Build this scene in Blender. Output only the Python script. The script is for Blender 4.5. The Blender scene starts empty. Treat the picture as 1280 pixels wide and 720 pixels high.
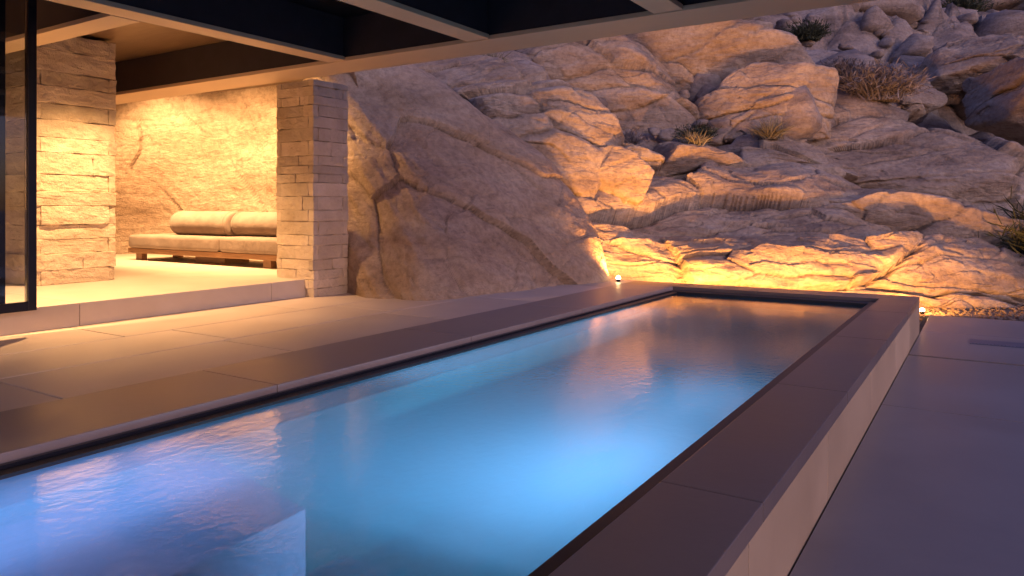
import bpy, bmesh, math, random
import numpy as np
from mathutils import Vector, Matrix
random.seed(7); rng=np.random.default_rng(11)
scene=bpy.context.scene
# ------------------------------------------------------------ noise
_perm=rng.permutation(256); _perm=np.concatenate([_perm,_perm,_perm])
_g=rng.normal(size=(256,3)); _g/=np.linalg.norm(_g,axis=1)[:,None]
_r=rng.random((256,4))
def _hash(ix,iy,iz):
    return _perm[_perm[_perm[ix&255]+(iy&255)]+(iz&255)]
def pn(p):
    i=np.floor(p).astype(int); f=p-i
    u=f*f*f*(f*(f*6-15)+10); out=0
    for dx in (0,1):
        for dy in (0,1):
            for dz in (0,1):
                h=_hash(i[:,0]+dx,i[:,1]+dy,i[:,2]+dz)
                d=(_g[h]*(f-np.array([dx,dy,dz]))).sum(1)
                w=(u[:,0] if dx else 1-u[:,0])*(u[:,1] if dy else 1-u[:,1])*(u[:,2] if dz else 1-u[:,2])
                out=out+w*d
    return out*1.6
def fbm(p,o=5,g=.5):
    s=0;a=1
    for k in range(o):
        s=s+a*pn(p*2**k+k*17.3); a*=g
    return s
def voro(p):
    i=np.floor(p).astype(int)
    f1=np.full(len(p),9.);f2=f1.copy();c=np.zeros_like(p);hh=np.zeros(len(p),int)
    for dx in (-1,0,1):
        for dy in (-1,0,1):
            for dz in (-1,0,1):
                j=i+np.array([dx,dy,dz]); h=_hash(j[:,0],j[:,1],j[:,2])
                q=j+_r[h][:,:3]; d=np.linalg.norm(p-q,axis=1)
                m=d<f1; f2=np.where(m,f1,np.minimum(f2,d)); f1=np.where(m,d,f1)
                c[m]=q[m]; hh[m]=h[m]
    return f1,f2,c,hh
def rockdisp(P,scale,amp,rot=None,aniso=(1,1,2.2),crack=.35,fine=.6,warp=.15,step=.8,micro=0):
    Q=P.copy()
    w=np.stack([fbm(P*.8/scale+3,4),fbm(P*.8/scale+31,4),fbm(P*.8/scale+77,4)],1)
    Q=Q+w*warp*scale
    if rot is not None: Q=Q@rot.T
    Q=Q/scale*np.array(aniso)
    f1,f2,c,h=voro(Q)
    d=((Q-c)*_g[h]).sum(1)*.9+(_r[h][:,3]-.5)*step
    d-=crack*np.exp(-((f2-f1)/.05)**2)
    f1,f2,c,h=voro(Q*2.7+5)
    d+=fine*((((Q*2.7+5)-c)*_g[h]).sum(1)*.28+(_r[h][:,3]-.5)*.25*step-crack*.35*np.exp(-((f2-f1)/.06)**2))
    if micro:
        f1,f2,c,h=voro(Q*7.1+15)
        d+=micro*((((Q*7.1+15)-c)*_g[h]).sum(1)*.12+(_r[h][:,3]-.5)*.1)
    d+=fbm(P*1.6/scale,6,.48)*.3
    return d*amp
def rotm(ax,ay,az):
    return np.array(Matrix.Rotation(az,3,'Z')@Matrix.Rotation(ay,3,'Y')@Matrix.Rotation(ax,3,'X'))
# ------------------------------------------------------------ mesh helpers
def mesh_np(name,V,F,mat,smooth=True):
    me=bpy.data.meshes.new(name)
    F=np.asarray(F); n=F.shape[1]
    me.vertices.add(len(V)); me.vertices.foreach_set('co',np.asarray(V,dtype=np.float32).ravel())
    me.loops.add(F.size); me.loops.foreach_set('vertex_index',F.ravel().astype(np.int32))
    me.polygons.add(len(F)); me.polygons.foreach_set('loop_start',np.arange(0,F.size,n,dtype=np.int32))
    me.update(calc_edges=True)
    if smooth: me.polygons.foreach_set('use_smooth',np.ones(len(F),dtype=bool))
    me.validate()
    ob=bpy.data.objects.new(name,me); scene.collection.objects.link(ob)
    if mat: me.materials.append(mat)
    return ob
def grid_faces(n,m):
    a=np.arange(n*m).reshape(n,m)
    return np.stack([a[:-1,:-1],a[:-1,1:],a[1:,1:],a[1:,:-1]],-1).reshape(-1,4)
def crom(C,n):
    C=np.asarray(C,float); k=len(C)
    E=np.concatenate([[2*C[0]-C[1]],C,[2*C[-1]-C[-2]]])
    t=np.linspace(0,k-1-1e-6,n); i=t.astype(int); f=(t-i).reshape((-1,)+(1,)*(C.ndim-1))
    a,b,c,d=E[i],E[i+1],E[i+2],E[i+3]
    return .5*((2*b)+(-a+c)*f+(2*a-5*b+4*c-d)*f*f+(-a+3*b-3*c+d)*f**3)
def loft(name,ctrl,n,m,disp,mat):
    G=crom(np.array(ctrl),n); G=crom(G.transpose(1,0,2),m).transpose(1,0,2)
    du=np.gradient(G,axis=0); dv=np.gradient(G,axis=1)
    N=np.cross(dv,du); N/=np.linalg.norm(N,axis=2)[...,None]+1e-9
    P=G.reshape(-1,3); d=disp(P)
    V=P+N.reshape(-1,3)*d[:,None]
    return mesh_np(name,V,grid_faces(n,m),mat)
def box_bm(bm,x0,x1,y0,y1,z0,z1,mi=0):
    r=bmesh.ops.create_cube(bm,size=1)
    for v in r['verts']:
        v.co=Vector((x0+(v.co.x+.5)*(x1-x0),y0+(v.co.y+.5)*(y1-y0),z0+(v.co.z+.5)*(z1-z0)))
    fs={f for v in r['verts'] for f in v.link_faces}
    for f in fs: f.material_index=mi
def bm_obj(name,bm,mats,parent=None,bevel=0,smooth=False):
    me=bpy.data.meshes.new(name); bm.to_mesh(me); bm.free()
    for m in mats: me.materials.append(m)
    ob=bpy.data.objects.new(name,me); scene.collection.objects.link(ob)
    if bevel:
        b=ob.modifiers.new('b','BEVEL'); b.width=bevel; b.segments=2; b.limit_method='ANGLE'
    if smooth:
        for p in me.polygons: p.use_smooth=True
    if parent: ob.parent=parent
    return ob
def boxes(name,lst,mats,parent=None,bevel=0):
    bm=bmesh.new()
    for b in lst: box_bm(bm,*b)
    return bm_obj(name,bm,mats,parent,bevel)
def empty(name,loc=(0,0,0)):
    e=bpy.data.objects.new(name,None); e.location=loc; scene.collection.objects.link(e); return e
# ------------------------------------------------------------ materials
def newmat(name):
    m=bpy.data.materials.new(name); m.use_nodes=True
    return m,m.node_tree.nodes,m.node_tree.links,m.node_tree.nodes['Principled BSDF']
def ramp(N,stops):
    r=N.new('ShaderNodeValToRGB'); el=r.color_ramp.elements
    while len(el)<len(stops): el.new(.5)
    for e,(p,c) in zip(el,stops): e.position=p; e.color=(*c,1)
    return r
def noise(N,L,co,s,d=6,r=.55,dist=0):
    n=N.new('ShaderNodeTexNoise'); n.inputs['Scale'].default_value=s; n.inputs['Detail'].default_value=d
    n.inputs['Roughness'].default_value=r; n.inputs['Distortion'].default_value=dist
    L.new(co,n.inputs['Vector']); return n
def mixc(N,L,mode,fac,a,b):
    m=N.new('ShaderNodeMix'); m.data_type='RGBA'; m.blend_type=mode
    for s,v in ((m.inputs[0],fac),(m.inputs[6],a),(m.inputs[7],b)):
        if hasattr(v,'links'): L.new(v,s)
        elif isinstance(v,tuple): s.default_value=(*v,1)
        else: s.default_value=v
    return m.outputs[2]
def bump(N,L,h,dist,st=1,prev=None):
    b=N.new('ShaderNodeBump'); b.inputs['Strength'].default_value=st; b.inputs['Distance'].default_value=dist
    L.new(h,b.inputs['Height'])
    if prev: L.new(prev,b.inputs['Normal'])
    return b.outputs['Normal']
def rockmat(name,c0,c1,c2,grain=1,point=True,strat=1,fineb=.03):
    m,N,L,P=newmat(name)
    tc=N.new('ShaderNodeTexCoord').outputs['Object']
    mp=N.new('ShaderNodeMapping'); mp.inputs['Rotation'].default_value=(.5,.35,.3); mp.inputs['Scale'].default_value=(1,1,3.2)
    L.new(tc,mp.inputs['Vector'])
    n1=noise(N,L,mp.outputs[0],.55,9,.62,.4)
    r=ramp(N,[(.3,c0),(.5,c1),(.7,c2)]); L.new(n1.outputs['Fac'],r.inputs['Fac'])
    n2=noise(N,L,tc,9,9,.7)
    r2=ramp(N,[(.3,(.64,.62,.61)),(.55,(1,1,1)),(.75,(1.15,1.13,1.1))]); L.new(n2.outputs['Fac'],r2.inputs['Fac'])
    col=mixc(N,L,'MULTIPLY',1.,r.outputs[0],r2.outputs[0])
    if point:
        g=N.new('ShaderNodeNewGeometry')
        r3=ramp(N,[(.40,(.25,.22,.2)),(.485,(.93,.93,.93)),(.60,(1.22,1.2,1.18))]); L.new(g.outputs['Pointiness'],r3.inputs['Fac'])  # crevice shade and lighter edges put into the colour by pointiness
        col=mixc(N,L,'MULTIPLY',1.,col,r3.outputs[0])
    L.new(col,P.inputs['Base Color']); P.inputs['Roughness'].default_value=.88
    P.inputs['Specular IOR Level'].default_value=.25
    n3=noise(N,L,mp.outputs[0],1.8,12,.64,.2)
    n4=noise(N,L,tc,22*grain,8,.7)
    b=bump(N,L,n3.outputs['Fac'],.2*strat,.75); b=bump(N,L,n4.outputs['Fac'],fineb,.8,b)
    L.new(b,P.inputs['Normal'])
    return m
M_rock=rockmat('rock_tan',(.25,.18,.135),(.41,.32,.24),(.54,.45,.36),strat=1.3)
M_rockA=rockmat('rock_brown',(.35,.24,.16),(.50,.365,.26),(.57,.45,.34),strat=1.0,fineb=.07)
M_hill=rockmat('rock_hill',(.16,.125,.105),(.32,.26,.22),(.45,.39,.34),point=False)
def stonemat(name,a,b,rough=.85,bd=.02,scale=6,bs=.6,island=.35):
    m,N,L,P=newmat(name); tc=N.new('ShaderNodeTexCoord').outputs['Object']
    n=noise(N,L,tc,scale*.35,8,.6,.2); r=ramp(N,[(.3,a),(.7,b)]); L.new(n.outputs['Fac'],r.inputs['Fac'])
    g=N.new('ShaderNodeNewGeometry'); mr=N.new('ShaderNodeMapRange'); mr.inputs[3].default_value=1-island; mr.inputs[4].default_value=1+island*.35
    L.new(g.outputs['Random Per Island'],mr.inputs[0])
    cc=N.new('ShaderNodeCombineColor')
    for k in range(3): L.new(mr.outputs[0],cc.inputs[k])
    col=mixc(N,L,'MULTIPLY',1.,r.outputs[0],cc.outputs[0])
    L.new(col,P.inputs['Base Color']); 
    n2=noise(N,L,tc,scale*3,10,.65); L.new(bump(N,L,n2.outputs['Fac'],bd,bs),P.inputs['Normal'])
    rr=N.new('ShaderNodeMapRange'); rr.inputs[3].default_value=rough-.12; rr.inputs[4].default_value=min(1,rough+.12)
    L.new(n.outputs['Fac'],rr.inputs[0]); L.new(rr.outputs[0],P.inputs['Roughness'])
    return m
M_mason=stonemat('sandstone_block',(.48,.37,.25),(.66,.54,.40),.9,.03,7,.9,.25)
M_deck=stonemat('deck_stone',(.50,.40,.32),(.60,.49,.40),.45,.004,3,.5,.2)
M_plat=stonemat('platform_stone',(.46,.39,.32),(.54,.47,.40),.55,.004,4,.4,.08)
M_copeL=stonemat('coping_stone_light',(.22,.175,.165),(.28,.225,.21),.40,.003,4,.4,.12)
M_cope=stonemat('coping_stone',(.115,.088,.08),(.16,.126,.112),.34,.003,3,.4,.16)
M_wall=stonemat('pool_wall_stone',(.36,.265,.17),(.45,.34,.23),.55,.003,3,.4,.2)
M_conc=stonemat('polished_concrete',(.19,.165,.155),(.28,.245,.23),.38,.003,1.6,.4,.1)
M_joint=stonemat('joint_dark',(.04,.035,.03),(.06,.05,.045),.9)
M_soil=stonemat('desert_soil',(.16,.12,.09),(.28,.21,.15),.95,.06,5,1,.0)
M_beam=stonemat('beam_soffit_tan',(.50,.36,.235),(.56,.42,.28),.55,.002,3,.2,.05)
def plain(name,c,rough=.5,metal=0,var=.15):
    m,N,L,P=newmat(name); tc=N.new('ShaderNodeTexCoord').outputs['Object']
    n=noise(N,L,tc,5,5,.6); r=ramp(N,[(.3,tuple(x*(1-var) for x in c)),(.7,tuple(x*(1+var) for x in c))])
    L.new(n.outputs['Fac'],r.inputs['Fac']); L.new(r.outputs[0],P.inputs['Base Color'])
    P.inputs['Roughness'].default_value=rough; P.inputs['Metallic'].default_value=metal
    return m
M_dark=plain('dark_steel',(.022,.022,.03),.35,.6)
M_trim=plain('black_trim',(.012,.012,.014),.4)
M_web=plain('beam_web',(.032,.028,.034),.4)
def woodmat(name,a,b,rough,sc):
    m,N,L,P=newmat(name); tc=N.new('ShaderNodeTexCoord').outputs['Object']
    mp=N.new('ShaderNodeMapping'); mp.inputs['Scale'].default_value=sc; L.new(tc,mp.inputs['Vector'])
    n=noise(N,L,mp.outputs[0],3,8,.6,.5); r=ramp(N,[(.3,a),(.7,b)]); L.new(n.outputs['Fac'],r.inputs['Fac'])
    L.new(r.outputs[0],P.inputs['Base Color']); P.inputs['Roughness'].default_value=rough
    L.new(bump(N,L,n.outputs['Fac'],.003,.4),P.inputs['Normal']); return m
M_ceil=woodmat('ceiling_panel',(.15,.09,.05),(.21,.135,.08),.3,(1,6,1))
M_wood=woodmat('sofa_wood',(.20,.10,.045),(.32,.17,.08),.45,(1,12,12))
def fabricmat():
    m,N,L,P=newmat('sofa_fabric'); tc=N.new('ShaderNodeTexCoord').outputs['Object']
    n=noise(N,L,tc,180,3,.6); n2=noise(N,L,tc,4,4,.5)
    r=ramp(N,[(.3,(.20,.15,.12)),(.7,(.26,.20,.16))]); L.new(n2.outputs['Fac'],r.inputs['Fac'])
    L.new(r.outputs[0],P.inputs['Base Color']); P.inputs['Roughness'].default_value=.95
    b=bump(N,L,n2.outputs['Fac'],.05,.5); L.new(bump(N,L,n.outputs['Fac'],.003,.6,b),P.inputs['Normal']); return m
M_fab=fabricmat()
def emis(name,c,s):
    m,N,L,P=newmat(name); P.inputs['Emission Color'].default_value=(*c,1); P.inputs['Emission Strength'].default_value=s
    P.inputs['Base Color'].default_value=(.8,.8,.8,1); return m
M_lampw=emis('warm_lamp_glass',(1,.62,.25),60)
M_lampd=emis('downlight_glass',(1,.62,.25),4)
def poolmat(name,a,b):
    m,N,L,P=newmat(name); tc=N.new('ShaderNodeTexCoord').outputs['Object']
    n=noise(N,L,tc,1.2,4,.5); r=ramp(N,[(.3,a),(.7,b)]); L.new(n.outputs['Fac'],r.inputs['Fac'])
    L.new(r.outputs[0],P.inputs['Base Color']); P.inputs['Roughness'].default_value=.7; return m
M_pool=poolmat('pool_plaster',(.012,.24,.28),(.02,.30,.35))
M_shelf=poolmat('pool_ledge_plaster',(.45,.42,.62),(.5,.47,.66))  # lavender light of the water patch put into the ledge colour
M_step=poolmat('pool_step_plaster',(.16,.30,.38),(.20,.34,.42))
def watermat():
    m,N,L,P=newmat('pool_water'); N.remove(P); out=[n for n in N if n.type=='OUTPUT_MATERIAL'][0]
    tc=N.new('ShaderNodeTexCoord').outputs['Object']
    mp=N.new('ShaderNodeMapping'); mp.inputs['Scale'].default_value=(1,.7,1); L.new(tc,mp.inputs['Vector'])
    n=noise(N,L,mp.outputs[0],1.6,2,.5,.6); n2=noise(N,L,mp.outputs[0],18,3,.5,.3)
    b=bump(N,L,n.outputs['Fac'],.010,.3); b=bump(N,L,n2.outputs['Fac'],.0035,.6,b)
    tr=N.new('ShaderNodeBsdfTransparent'); tr.inputs[0].default_value=(.32,.82,.95,1)
    tl=N.new('ShaderNodeBsdfTranslucent'); tl.inputs[0].default_value=(.13,.46,.68,1)
    L.new(b,tl.inputs['Normal'])
    body=N.new('ShaderNodeMixShader'); body.inputs[0].default_value=.62; L.new(tr.outputs[0],body.inputs[1]); L.new(tl.outputs[0],body.inputs[2])
    gl=N.new('ShaderNodeBsdfGlossy'); gl.inputs['Roughness'].default_value=.07; gl.inputs['Color'].default_value=(1,1,1,1)
    L.new(b,gl.inputs['Normal'])
    fr=N.new('ShaderNodeFresnel'); fr.inputs['IOR'].default_value=1.7; L.new(b,fr.inputs['Normal'])
    mx=N.new('ShaderNodeMixShader'); L.new(fr.outputs[0],mx.inputs[0]); L.new(body.outputs[0],mx.inputs[1]); L.new(gl.outputs[0],mx.inputs[2])
    L.new(mx.outputs[0],out.inputs['Surface']); return m
M_water=watermat()
def glassmat():
    m,N,L,P=newmat('door_glass'); N.remove(P); out=[n for n in N if n.type=='OUTPUT_MATERIAL'][0]
    tr=N.new('ShaderNodeBsdfTransparent'); tr.inputs[0].default_value=(.9,.93,.95,1)
    gl=N.new('ShaderNodeBsdfGlossy'); gl.inputs['Roughness'].default_value=.02
    fr=N.new('ShaderNodeFresnel'); mx=N.new('ShaderNodeMixShader')
    L.new(fr.outputs[0],mx.inputs[0]); L.new(tr.outputs[0],mx.inputs[1]); L.new(gl.outputs[0],mx.inputs[2]); L.new(mx.outputs[0],out.inputs['Surface']); return m
M_glass=glassmat()
# ------------------------------------------------------------ ground (with the pool opening left out)
xs=[-600,-200,-60,-20,-4.39,-1.16,10,60,200,600]; ys=[-600,-200,-60,-20,-6.15,11.5,20,60,200,600]
V=np.array([(x,y,-.1) for y in ys for x in xs]); F=[]
for j in range(len(ys)-1):
    for i in range(len(xs)-1):
        if xs[i]==-4.39 and ys[j]==-6.15: continue
        a=j*len(xs)+i; F.append((a,a+1,a+1+len(xs),a+len(xs)))
mesh_np('desert_ground',V,np.array(F),M_soil,False)
# ------------------------------------------------------------ hillside
def hillH(x,y):
    D=-.54*x+.8415*y; Lr=.8415*x+.54*y
    D0=np.interp(Lr,[-30,-8,-4,-2,3,8,12,20,40],[28,18.8,15.6,13.4,15.2,17.2,18.6,22,30])
    e=D-D0
    h=1.2*(1-np.exp(-np.maximum(e,0)/1.2))+.70*np.maximum(e,0)-.3
    h=np.where(e<0,-.3+e*.5,h)
    h=np.where((x<-7.9)&(y<10.9)&(D<17.5),np.minimum(h,-.5),h)
    return h,e
gx=np.arange(-52,40,.2); gy=np.arange(12.4,85,.2)
X,Y=np.meshgrid(gx,gy); P=np.stack([X.ravel(),Y.ravel(),np.zeros(X.size)],1)
h,e=hillH(P[:,0],P[:,1])
rough=np.clip(e/2,0,1)*(1+np.clip(e,0,30)*.03)
Pz=P.copy(); Pz[:,2]=h
P[:,2]=h+rough*(fbm(Pz*.16,3)*1.1+rockdisp(Pz,2.4,.8,rotm(.4,.3,.2),(1,1,1.6),.35,.7,.15,1.1))
mesh_np('rocky_hillside',P,grid_faces(len(gy),len(gx)),M_hill)
# ------------------------------------------------------------ front cliffs
back=np.array([-.54,.8415,0.])
def cliff(name,base,crest,n,m,disp,mat,bulge=.25,backd=(1.4,3.2),drop=(.1,1.2)):
    rows=[[] for _ in range(7)]
    for b,c in zip(base,crest):
        b=np.array(b,float);c=np.array(c,float)
        rows[0].append(b+[0,0,-.6]); rows[1].append(b)
        rows[2].append(b+(c-b)*.33-back*bulge+[0,0,.1]); rows[3].append(b+(c-b)*.68-back*bulge*.8+[0,0,.12]); rows[4].append(c)
        rows[5].append(c+back*backd[0]-[0,0,drop[0]]); rows[6].append(c+back*backd[1]-[0,0,drop[1]])
    return loft(name,rows,n,m,disp,mat)
RA=rotm(.2,-.6,.5)
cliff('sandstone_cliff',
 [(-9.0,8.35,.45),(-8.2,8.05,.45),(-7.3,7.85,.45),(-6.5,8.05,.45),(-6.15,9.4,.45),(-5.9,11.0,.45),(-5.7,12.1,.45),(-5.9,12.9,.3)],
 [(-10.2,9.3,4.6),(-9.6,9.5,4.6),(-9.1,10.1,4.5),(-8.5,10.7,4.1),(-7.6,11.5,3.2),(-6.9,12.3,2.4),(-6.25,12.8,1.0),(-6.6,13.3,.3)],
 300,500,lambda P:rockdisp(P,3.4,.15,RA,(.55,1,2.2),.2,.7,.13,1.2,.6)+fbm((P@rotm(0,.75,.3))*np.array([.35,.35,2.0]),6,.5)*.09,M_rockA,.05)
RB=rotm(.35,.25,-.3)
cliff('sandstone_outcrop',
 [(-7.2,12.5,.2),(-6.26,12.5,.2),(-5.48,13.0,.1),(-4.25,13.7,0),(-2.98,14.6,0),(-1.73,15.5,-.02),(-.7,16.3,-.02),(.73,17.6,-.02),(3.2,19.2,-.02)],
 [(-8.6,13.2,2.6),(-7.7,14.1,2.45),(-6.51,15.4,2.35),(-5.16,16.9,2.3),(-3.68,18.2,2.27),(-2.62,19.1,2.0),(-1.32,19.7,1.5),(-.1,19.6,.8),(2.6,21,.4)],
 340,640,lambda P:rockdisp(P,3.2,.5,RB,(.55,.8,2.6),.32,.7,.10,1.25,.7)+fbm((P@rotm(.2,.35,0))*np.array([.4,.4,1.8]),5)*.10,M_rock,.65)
cliff('alcove_rock_wall',
 [(-18.5,3,.7),(-18,6,.7),(-17.2,8.5,.7),(-15.8,9.9,.7),(-13,10.4,.7),(-10.5,10.3,.7),(-8.7,9.7,.7)],
 [(-17.8,3,4.4),(-17.2,5.8,4.4),(-16.2,8,4.4),(-15,9.1,4.4),(-12.8,9.8,4.4),(-10.5,9.7,4.5),(-9.2,9.2,4.6)],
 200,380,lambda P:rockdisp(P,2.6,.14,RA,(.7,1,1.6),.12,.5,.15,.8,.5),M_rockA,.0,(.8,1.6),(0,.2))
# ------------------------------------------------------------ boulders
def ico(sub):
    bm=bmesh.new(); bmesh.ops.create_icosphere(bm,subdivisions=sub,radius=1)
    V=np.array([v.co[:] for v in bm.verts]); F=np.array([[v.index for v in f.verts] for f in bm.faces]); bm.free(); return V,F
ICO={k:ico(k) for k in (2,3,4,7)}
def rockshape(sub,seed,planes=14,p=12):
    r=np.random.default_rng(seed); V,F=ICO[sub]
    n=r.normal(size=(planes,3)); n/=np.linalg.norm(n,axis=1)[:,None]; d=r.uniform(.62,1.05,planes)
    n=np.concatenate([n,np.eye(3),-np.eye(3)]); d=np.concatenate([d,np.ones(6)*1.0])
    dt=np.maximum(V@n.T,0)/d
    rad=((dt**p).sum(1))**(-1/p)
    return V*rad[:,None],F
def boulder(name,c,r,rot,seed,mat=M_rock,amp=.26,sc=2.4,planes=12,p=30):
    V,F=rockshape(7,seed,planes,p)
    Nn=V/np.linalg.norm(V,axis=1)[:,None]
    W=(V*np.array(r))@rotm(*rot).T+np.array(c)
    Nw=(Nn/np.array(r))@rotm(*rot).T; Nw/=np.linalg.norm(Nw,axis=1)[:,None]
    W=W+Nw*rockdisp(W,sc,amp,rotm(.35,.3,.1),(.7,.7,2.4),.28,.7,.12,1.2,.6)[:,None]
    return mesh_np(name,W,F,mat)
Z=.57
B=[((-8.4,13.7,3.55),(2.1,1.4,1.1),(0,.38,Z),3),
   ((-10.4,13.8,4.3),(1.9,1.3,1.0),(0,.2,Z),5),
   ((-7.6,14.4,2.75),(1.5,1.0,.55),(0,.35,Z),31),
   ((-8.9,18.5,4.9),(2.9,1.8,1.5),(.2,.3,Z),8),
   ((-7.1,22.0,5.3),(3.6,2.2,2.0),(.2,.15,Z),12),
   ((-5.0,21.0,4.2),(2.1,1.4,1.25),(0,.1,Z+.3),15),
   ((-11.2,20.5,6.2),(2.8,2,1.6),(0,.3,Z),17),
   ((-3.3,25.5,5.2),(2.3,1.6,1.0),(0,0,Z),19),
   ((-1.7,22.8,2.6),(4.2,2.2,1.5),(.25,.3,Z),21),
   ((-1.9,18.9,1.55),(2.5,1.3,.8),(.15,.25,Z),23),
   ((1.4,21.6,.6),(1.7,1.3,.8),(0,.1,Z),24),
   ((-6.1,17.9,2.7),(1.9,1.1,.55),(.1,.05,Z),27),
   ((-4.2,19.9,3.0),(1.6,1.0,.6),(.1,.2,Z),28),
   ((-7.6,16.2,3.0),(1.1,.9,.55),(0,.1,Z),29),
   ((2.2,27.5,4.6),(2.6,1.8,1.0),(0,.3,Z),33),
   ((-.6,29.5,6.6),(2.4,1.8,1.1),(0,-.2,Z),35)]
for c,r,rot,s in B: boulder('sandstone_boulder',c,r,rot,s)
Vs=[];Fs=[];off=0
for k in range(2900):
    Lr=rng.uniform(-14,34); D=14+ (rng.random()**1.2)*42
    if abs(Lr)>D*.85+2: continue
    x=-.54*D+.8415*Lr; y=.8415*D+.54*Lr
    hh,e=hillH(np.array([x]),np.array([y]))
    if e[0]<1.2: continue
    s=min(.18+.16*rng.pareto(1.7),1.5)*(0.8+D/60)
    sub=3 if (s*900/D>16) else 2
    V,F=rockshape(sub,rng.integers(1e6),9,30)
    r=np.array([1,rng.uniform(.6,.9),rng.uniform(.35,.75)])*s
    R=rotm(rng.uniform(-.5,.5),rng.uniform(-.3,.5),rng.uniform(0,6.28))
    W=(V*r)@R.T; W=W+(fbm(W*1.5/s+k,3)*.08*s)[:,None]*V
    z=hh[0]+fbm(np.array([[x*.16,y*.16,hh[0]*.16]]),3)[0]*1.1+.1*s
    W+=np.array([x,y,z+.25])
    Vs.append(W);Fs.append(F+off);off+=len(W)
mesh_np('hillside_rubble',np.concatenate(Vs),np.concatenate(Fs),M_hill)
# ------------------------------------------------------------ left deck, coping, pool
def slabs(name,x0,x1,y0,y1,z0,z1,dx,dy,mat,gap=.008,stag=True,bev=.004,jit=.0):
    bm=bmesh.new(); x=x1
    while x>x0+.05:
        xa=max(x-dx*(1+random.uniform(-jit,jit)),x0); y=y0-(random.random()*dy if stag else 0)
        while y<y1-.02:
            yb=min(y+dy*(1+random.uniform(-jit,jit)),y1); ya=max(y,y0)
            if yb-ya>.05: box_bm(bm,xa+gap/2,x-gap/2,ya+gap/2,yb-gap/2,z0,z1)
            y=yb
        x=xa
    return bm_obj(name,bm,[mat],None,bev)
boxes('deck_base',[(-19,-5.25,-8,12.6,-.05,.44),(-5.25,-4.42,-8,12.2,-.05,.43)],[M_joint])
slabs('stone_deck',-10,-5.24,-6,12.4,.44,.5,1.15,2.3,M_deck,.018,True,.004,.15)
co=[]
y=-6.0
while y<11.5:
    y2=min(y+2.4,11.62); co.append((-5.225,-4.33,y+.004,y2-.004,.43,.52,1)); y=y2
for xa,xb in ((-5.225,-3.0),(-3.0,-.82)): co.append((xa+.004,xb-.004,11.626,12.2,.43,.52,0))
y=-6.0
for yb in (-3.6,-.9,1.15,3.3,5.6,8.0,10.2,11.62):
    co.append((-1.29,-.82,y+.004,yb-.004,.43,.52,0)); y=yb
boxes('pool_coping',co,[M_cope,M_copeL],None,.004)
wl=[]; y=-6.0
for yb in (-3.6,-.9,1.3,3.1,4.9,6.9,8.9,10.6,12.195):
    wl.append((-1.1,-.828,y+.006,yb-.006,-.04,.427)); y=yb
boxes('pool_retaining_wall',wl,[M_wall],None,.003)
pe=empty('swimming_pool')
boxes('overflow_trim',[(-4.33,-4.17,-6,11.45,.30,.455),(-1.385,-1.29,-6,11.45,.30,.485),(-4.17,-1.385,11.36,11.62,.30,.47),(-4.33,-1.29,11.45,11.623,.2,.46)],[M_trim],pe)
boxes('edge_lip',[(-4.30,-4.27,-6,11.4,.45,.475)],[M_dark],pe)
boxes('basin',[(-4.4,-4.16,-6,11.5,-1.0,.297),(-1.392,-1.15,-6,11.5,-1.0,.297),(-4.16,-1.392,11.34,11.55,-1.0,.297),(-4.4,-1.15,-6.2,11.5,-1.1,-.95),(-4.16,-1.392,-6.2,-6.02,-1,.4)],[M_pool],pe)
bm=bmesh.new()
out=[(-4.157,-6),(-2.6,-6)]+[(-2.6-.45*t**1.5,-6+8.72*t) for t in np.linspace(.05,1,24)]+[(-4.157,2.95)]
vb=[bm.verts.new((x,y,-.949)) for x,y in out]; vt=[bm.verts.new((x,y,.2)) for x,y in out]
bm.faces.new(vt); n=len(out)
for i in range(n): bm.faces.new((vb[i],vb[(i+1)%n],vt[(i+1)%n],vt[i]))
bmesh.ops.recalc_face_normals(bm,faces=bm.faces)
bm_obj('sun_ledge',bm,[M_shelf],pe)
boxes('entry_step',[(-2.59,-1.395,-6,2.55,-.949,.15)],[M_step],pe,.02)
bm=bmesh.new(); bmesh.ops.create_grid(bm,x_segments=1,y_segments=1,size=1)
for v in bm.verts: v.co=Vector((-4.168 if v.co.x<0 else -1.387,-5.98 if v.co.y<0 else 11.358,.435))
bm_obj('water_surface',bm,[M_water],pe)
# right deck
boxes('ground_slab_base',[(-.9,9,-8,14.4,-.09,-.037)],[M_joint])
bm=bmesh.new()
for (ya,yb) in ((-8,-1.2),(-1.2,3.4),(3.4,7.55),(7.55,10.25),(10.33,12.4),(12.4,14.3)):
    for (xa,xb) in ((-.822,1.9),(1.9,4.6),(4.6,8.9)):
        box_bm(bm,xa+.004,xb-.004,ya+.006,yb-.006,-.036,0)
bm_obj('concrete_patio',bm,[M_conc],None,.003)
boxes('floor_drain_grate',[(-.2,1.0,11.55,11.95,.002,.008)]+[(-.17+i*.04,-.155+i*.04,11.58,11.92,.008,.012) for i in range(29)],[plain('grate_steel',(.16,.17,.22),.4,.5)])
gv=[];gf=[];off=0;V2,F2=ICO[2]
for k in range(3500):
    if k<2500: x=rng.uniform(-2.2,5); y=rng.uniform(14.35,15.6+max(0,(x+1.7)*.9)+.4)
    else: x=rng.uniform(-6,-.8); y=rng.uniform(12.25,13.2+max(0,x+5)*.5)
    s=rng.uniform(.012,.04); W=V2*np.array([1,.8,.6])*s*rng.uniform(.8,1.2,3)+np.array([x,y,-.09+s*.4])
    gv.append(W);gf.append(F2+off);off+=len(W)
mesh_np('gravel_bed',np.concatenate(gv),np.concatenate(gf),M_soil)
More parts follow.
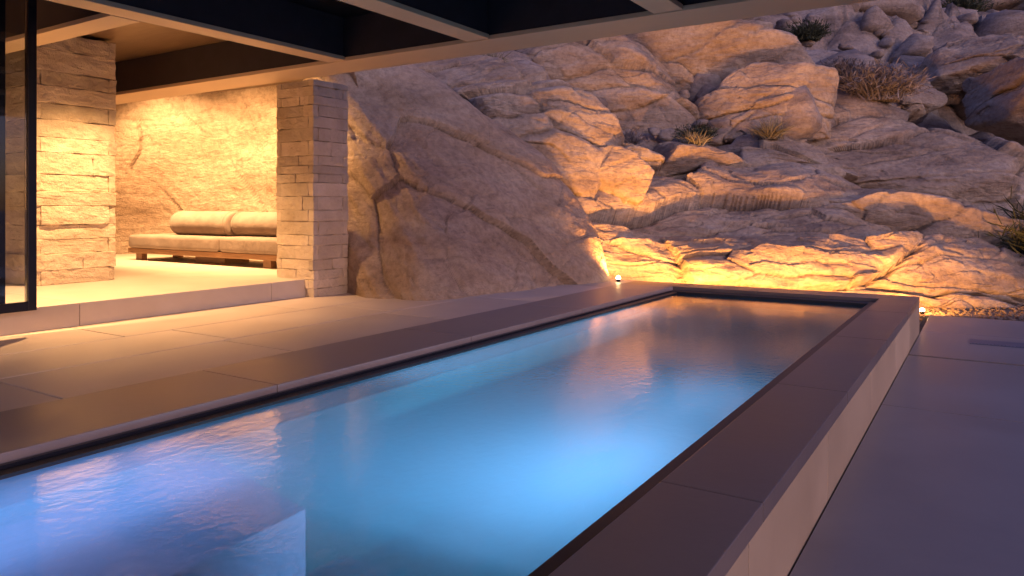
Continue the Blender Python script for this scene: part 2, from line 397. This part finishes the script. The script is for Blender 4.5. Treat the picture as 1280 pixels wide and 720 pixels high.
# ------------------------------------------------------------ pavilion platform
slabs('pavilion_platform',-18.5,-8.42,-6,10.6,.5,.757,2.4,2.6,M_plat,.006,True,.005)
def masonry(name,x0,x1,y0,y1,z0,z1,hr,lr,parent=None,proj=.02,dstr=.04):
    bm=bmesh.new(); box_bm(bm,x0+.05,x1-.05,y0+.05,y1-.05,z0,z1-.01)
    z=z0;k=0
    while z<z1-.03:
        hh=min(random.uniform(*hr),z1-z)
        if z1-(z+hh)<hr[0]*.6: hh=z1-z
        g=.0015
        for side in range(4):
            a0,a1=(x0,x1) if side<2 else (y0,y1)
            inset=.1 if (k+ (side>=2))%2 else 0
            a=a0+inset; aend=a1-inset
            while a<aend-.02:
                ln=random.uniform(*lr); b=min(a+ln,aend)
                if aend-b<lr[0]*.5: b=aend
                j=random.uniform(-proj,proj)
                if side==0: box_bm(bm,a+g,b-g,y0-j,y0+.1,z+g,z+hh-g)
                if side==1: box_bm(bm,a+g,b-g,y1-.1,y1+j,z+g,z+hh-g)
                if side==2: box_bm(bm,x0-j,x0+.1,a+g,b-g,z+g,z+hh-g)
                if side==3: box_bm(bm,x1-.1,x1+j,a+g,b-g,z+g,z+hh-g)
                a=b
        z+=hh;k+=1
    ob=bm_obj(name,bm,[M_mason],parent,.008)
    s=ob.modifiers.new('s','SUBSURF'); s.subdivision_type='SIMPLE'; s.levels=s.render_levels=3
    t=bpy.data.textures.new('chisel','CLOUDS'); t.noise_scale=.13; t.noise_depth=4
    d=ob.modifiers.new('d','DISPLACE'); d.texture=t; d.texture_coords='GLOBAL'; d.strength=dstr; d.mid_level=.5
    return ob
masonry('stone_column',-9.05,-8.25,7.5,8.2,.48,3.68,(.12,.22),(.35,.8),None,.010,.03)
masonry('stone_column',-11.6,-10.7,4.85,5.97,.757,4.2,(.18,.34),(.6,1.3),None,.022,.05)
# roof structure
rf=empty('pavilion_roof')
def beamX(n,x0,x1,y0,y1,zb=3.69):
    boxes(n+'_soffit',[(x0,x1,y0,y1,zb,zb+.05)],[M_beam],rf,.004)
    boxes(n+'_web',[(x0+.01,x1-.01,y0+.012,y1-.012,zb+.051,4.245)],[M_web],rf)
beamX('front_beam',-18,.6,6.85,7.47)
beamX('cross_beam',-18,-7.26,4.0,4.3,3.695)
for i,xc in enumerate((-7.1,-4.85,-2.6,-.3)):
    beamX('joist_%d'%i,xc-.15,xc+.15,-6,6.845,3.70)
boxes('alcove_joist_1',[(-13,-12.7,-6,3.99,3.70,4.24)],[M_web],rf)
boxes('ceiling_panels',[(-18.5,-7.1,-6,7.3,4.25,4.4),(-18.5,-9.3,7.48,10.6,4.25,4.42)],[M_ceil],rf)
boxes('roof_deck',[(-7.095,.6,-6,7.3,4.25,4.4)],[M_dark],rf)
boxes('roof_fascia',[(-18.6,.62,7.471,7.49,3.72,4.45)],[M_dark],rf)
boxes('pavilion_wall',[(-18.6,-18.3,-6,4,.757,4.24)],[M_plat])
gd=empty('sliding_glass_door')
boxes('frame',[(-8.24,-8.16,3.66,3.74,.76,4.24),(-8.24,-8.16,1.6,3.66,.76,.85),(-8.24,-8.16,1.6,3.66,4.15,4.24)],[M_dark],gd,.004)
boxes('inner_frame',[(-8.34,-8.27,3.42,3.50,.76,4.24),(-8.34,-8.27,1.4,3.42,.76,.84)],[M_dark],gd,.004)
boxes('pane',[(-8.205,-8.195,1.6,3.655,.852,4.148)],[M_glass],gd)
# ------------------------------------------------------------ sofa
sf=empty('daybed_sofa')
def cushion(n,x0,x1,y0,y1,z0,z1,bev=.07):
    o=boxes(n,[(x0,x1,y0,y1,z0,z1)],[M_fab],sf); b=o.modifiers.new('b','BEVEL'); b.width=bev; b.segments=5
    s=o.modifiers.new('s','SUBSURF'); s.levels=s.render_levels=1
    for p in o.data.polygons: p.use_smooth=True
cushion('seat_cushion_1',-14.6,-11.73,8.38,9.45,1.00,1.27)
cushion('seat_cushion_2',-11.68,-9.5,8.38,9.45,1.00,1.28)
boxes('wood_base',[(-14.65,-9.5,8.42,9.5,.90,1.0)],[M_wood],sf,.01)
boxes('legs',[(-14.5,-14.3,8.5,8.62,.757,.9),(-14.5,-14.3,9.3,9.42,.757,.9),(-12.9,-12.0,8.75,9.3,.757,.9),(-10.6,-10.4,8.5,8.62,.757,.9)],[M_wood],sf,.005)
def bolster(n,x0,x1,y,z,r):
    bm=bmesh.new(); segs=40
    prof=[(0,.75),(.01,.9),(.04,.985),(.08,1.0)]
    rings=[(x0+a,r*b) for a,b in prof]
    xs=np.linspace(x0+.1,x1-.1,9)
    rings+= [(x,r*(1+.012*math.sin(i*2.1))) for i,x in enumerate(xs)]
    rings+=[(x1-a,r*b) for a,b in reversed(prof)]
    vr=[]
    for x,rr in rings: vr.append([bm.verts.new((x,y+rr*math.cos(t),z+rr*.92*math.sin(t))) for t in np.linspace(0,2*math.pi,segs,endpoint=False)])
    for a,b in zip(vr,vr[1:]):
        for i in range(segs): bm.faces.new((a[i],a[(i+1)%segs],b[(i+1)%segs],b[i]))
    bm.faces.new(vr[0]); bm.faces.new(list(reversed(vr[-1])))
    bmesh.ops.recalc_face_normals(bm,faces=bm.faces)
    bm_obj(n,bm,[M_fab],sf,0,True)
    for k,x in enumerate((x0+.09,x1-.09)):
        bpy.ops.mesh.primitive_torus_add(major_radius=r*.985,minor_radius=.012,location=(x,y,z),rotation=(0,math.pi/2,0),major_segments=48,minor_segments=6)
        o=bpy.context.object; o.name=n+'_piping_%d'%k; o.scale=(.93,1,1); o.data.materials.append(M_fab); o.parent=sf
bolster('bolster_1',-13.7,-11.9,8.95,1.5,.26)
bolster('bolster_2',-11.87,-9.6,9.0,1.5,.25)
# ------------------------------------------------------------ vegetation
bpy.context.view_layer.update()
dg=bpy.context.evaluated_depsgraph_get()
def ground(x,y):
    h=scene.ray_cast(dg,Vector((x,y,40)),Vector((0,0,-1)))
    return h[1].z if h[0] else 0
def leafmat(name,a,b):
    m,N,L,P=newmat(name); g=N.new('ShaderNodeNewGeometry'); r=ramp(N,[(0,a),(1,b)]); L.new(g.outputs['Random Per Island'],r.inputs['Fac'])
    L.new(r.outputs[0],P.inputs['Base Color']); P.inputs['Roughness'].default_value=.8; return m
M_grass=leafmat('dry_grass',(.10,.095,.06),(.28,.24,.16))
M_sage=leafmat('sage_twigs',(.14,.12,.11),(.28,.25,.25))
M_green=leafmat('juniper_leaves',(.03,.04,.022),(.09,.10,.05))
def tuft(name,x,y,r,hgt,n,mat,w=.012,branch=0,zoff=0):
    z=ground(x,y)-.05+zoff; V=[];F=[]
    for i in range(n):
        a=random.uniform(0,6.283); tl=random.random()**.6*1.1; b=Vector((random.gauss(0,r*.18),random.gauss(0,r*.18),0))
        d=Vector((math.cos(a)*math.sin(tl),math.sin(a)*math.sin(tl),math.cos(tl)))
        ln=hgt*random.uniform(.55,1.1); s=d.cross(Vector((random.random()-.5,random.random()-.5,.3))).normalized()*w*random.uniform(.6,1.3)
        p0=b; p1=b+d*ln*.5+Vector((0,0,.04*hgt)); p2=b+d*ln+Vector((d.x,d.y,-.5))*hgt*.15
        k=len(V); V+= [p0-s,p0+s,p1+s*.8,p1-s*.8,p2+s*.15,p2-s*.15]; F+=[(k,k+1,k+2,k+3),(k+3,k+2,k+4,k+5)]
        for j in range(branch):
            f=random.uniform(.4,1); q=p0.lerp(p2,f)+Vector((0,0,.02)); dd=(d+Vector([random.gauss(0,.7) for _ in range(3)])).normalized()*ln*random.uniform(.1,.28)
            s2=dd.cross(Vector((random.random(),random.random(),random.random()))).normalized()*w*1.2
            k=len(V); V+=[q-s2*.4,q+s2*.4,q+dd*.6+s2,q+dd-s2*.2]; F+=[(k,k+1,k+2,k+3)]
    V=np.array([(v.x+x,v.y+y,v.z+z) for v in V])
    mesh_np(name,V,np.array(F),mat,False)
for x,y,r,h,n,mt,br in [(-2.6,23.0,1.3,1.05,1500,M_sage,4),(-3.6,23.3,.9,.7,600,M_sage,4),(-6.2,18.3,.7,.5,300,M_green,3),(-4.6,19.2,.6,.6,300,M_grass,0),
    (-7.7,15.7,.5,.6,300,M_grass,0),(-7.2,16.4,.5,.5,250,M_sage,2),(-5.8,17.0,.5,.45,240,M_grass,0),(-5.7,29.6,1,.8,500,M_green,3),(-1.2,44,1,1.3,500,M_green,4),
    (.9,33.8,1,1.2,500,M_green,4),(-9.8,14.4,.5,.5,250,M_grass,0),(-9.2,26,.8,.8,300,M_sage,3),(-3,35,1,1,400,M_sage,3),(2.2,38,1,1.1,400,M_green,3),(-6,38,1,1.2,400,M_green,3),(1.6,26.3,.8,.8,400,M_sage,3),(3.5,48,1,1.5,400,M_green,3),(-5,50,1.4,1.6,400,M_green,3)]:
    tuft('grass_tuft' if mt==M_grass else 'desert_shrub',x,y,r,h,n,mt,.012+.0006*max(0,y-15),br)
tuft('juniper_bush',1.75,19.7,1.3,1.9,1600,M_green,.02,12)
# ------------------------------------------------------------ lights
def light(name,kind,loc,energy,col,target=None,**kw):
    l=bpy.data.lights.new(name,kind); l.energy=energy; l.color=col
    for k,v in kw.items(): setattr(l,k,v)
    o=bpy.data.objects.new(name,l); o.location=loc; scene.collection.objects.link(o)
    if target is not None:
        o.rotation_euler=(Vector(target)-Vector(loc)).to_track_quat('-Z','Y').to_euler()
    return o
WARM=(1,.40,.085); WARM2=(1,.56,.235)
def uplight(x,y,z,target,e,ang=110):
    em=empty('landscape_uplight',(x,y,z))
    bm=bmesh.new(); bmesh.ops.create_cone(bm,cap_ends=True,segments=20,radius1=.03,radius2=.045,depth=.05,matrix=Matrix.Translation((0,0,.025)))
    bm_obj('housing',bm,[M_dark],em)
    bm=bmesh.new(); bmesh.ops.create_uvsphere(bm,u_segments=14,v_segments=8,radius=.04,matrix=Matrix.Translation((0,0,.065)))
    bm_obj('bulb',bm,[M_lampw],em)
    o=light('beam','SPOT',(0,0,.13),e,WARM,None,spot_size=math.radians(ang),spot_blend=.9,shadow_soft_size=.05)
    o.rotation_euler=(Vector(target)-Vector((x,y,z+.13))).to_track_quat('-Z','Y').to_euler(); o.parent=em
uplight(-5.5,12.05,.5,(-6.2,13.4,2.2),420,150)
uplight(-4.4,12.4,.0,(-5.5,15.5,2.4),1050,112)
uplight(-2.9,12.6,.0,(-3.9,16.5,2.2),1150,112)
uplight(-1.6,13.1,.0,(-2.3,17.5,2.0),1150,112)
uplight(-.95,14.6,-.03,(-.7,17.5,1.2),520,130)
def downlight(x,y,z,e,col=WARM2,ang=150,tilt=None):
    em=empty('ceiling_downlight',(x,y,z))
    bm=bmesh.new(); bmesh.ops.create_cone(bm,cap_ends=True,segments=24,radius1=.07,radius2=.07,depth=.03)
    bm_obj('trim_ring',bm,[M_dark],em)
    bm=bmesh.new(); bmesh.ops.create_cone(bm,cap_ends=True,segments=24,radius1=.05,radius2=.05,depth=.01,matrix=Matrix.Translation((0,0,-.02)))
    bm_obj('lens',bm,[M_lampd],em)
    o=light('beam','SPOT',(0,0,-.05),e,col,None,spot_size=math.radians(ang),spot_blend=.8,shadow_soft_size=.06)
    if tilt: o.rotation_euler=Vector(tilt).to_track_quat('-Z','Y').to_euler()
    o.parent=em
for x,y in ((-14.6,7.8),(-10.6,7.9),(-12.6,7.8)): downlight(x,y,4.23,1700,WARM2,125,(0,.75,-1))
for x,y in ((-9.5,5.4),(-8.6,2.0)): downlight(x,y,4.23,1500 if y>5 else 2200,WARM2,108)
# pool lights : niches on the pool's right-hand wall, facing into the water and up
for y,e,ln in ((3.5,52,1.4),(5.2,22,1.2)):
    l=light('wall_niche_light','AREA',(-1.43,y,-.35),e,(.78,.72,1),None,shape='RECTANGLE',size=.25,size_y=ln)
    l.rotation_euler=(0,math.radians(115),0); l.parent=pe
l=light('streak_fill_light','AREA',(-3.95,7.0,.05),15,(1,.80,1),None,shape='RECTANGLE',size=.30,size_y=5.0); l.rotation_euler=(math.pi,0,0); l.parent=pe  # added lamp sheet for the pale streak along the left wall, no bench there
l=light('ledge_glow','AREA',(-3.62,.4,.215),24,(1,.62,1),None,shape='RECTANGLE',size=.95,size_y=4.4); l.rotation_euler=(math.pi,0,0); l.parent=pe  # added lamp sheet, no fixture, makes the lavender patch on the water
# dusk sun & sky
az=math.radians(118); el=math.radians(20)
sun=light('dusk_sun','SUN',(0,0,20),.85,(1,.80,.82),None); sun.data.angle=math.radians(24)
dirv=Vector((math.sin(az)*math.cos(el),math.cos(az)*math.cos(el),math.sin(el)))
sun.rotation_euler=(-dirv).to_track_quat('-Z','Y').to_euler()
w=bpy.data.worlds.new('World'); scene.world=w; w.use_nodes=True
N=w.node_tree.nodes;L=w.node_tree.links; bg=N['Background']
sky=N.new('ShaderNodeTexSky'); sky.sky_type='NISHITA'; sky.sun_disc=False; sky.sun_elevation=math.radians(4); sky.sun_rotation=az
mx=N.new('ShaderNodeMix'); mx.data_type='RGBA'; mx.blend_type='MULTIPLY'; mx.inputs[0].default_value=1; mx.inputs[7].default_value=(.74,.68,1.65,1)
L.new(sky.outputs[0],mx.inputs[6]); L.new(mx.outputs[2],bg.inputs[0]); bg.inputs[1].default_value=.24
cam=bpy.data.cameras.new('Camera'); co=bpy.data.objects.new('Camera',cam); scene.collection.objects.link(co)
co.location=(0,0,1.8); co.rotation_euler=(math.pi/2,0,math.radians(32.7)); cam.sensor_width=36; cam.lens=26.04; cam.shift_y=-.078
cam.clip_start=.05; cam.clip_end=1500; scene.camera=co
scene.view_settings.view_transform='Standard'; scene.view_settings.look='None'; scene.view_settings.exposure=0
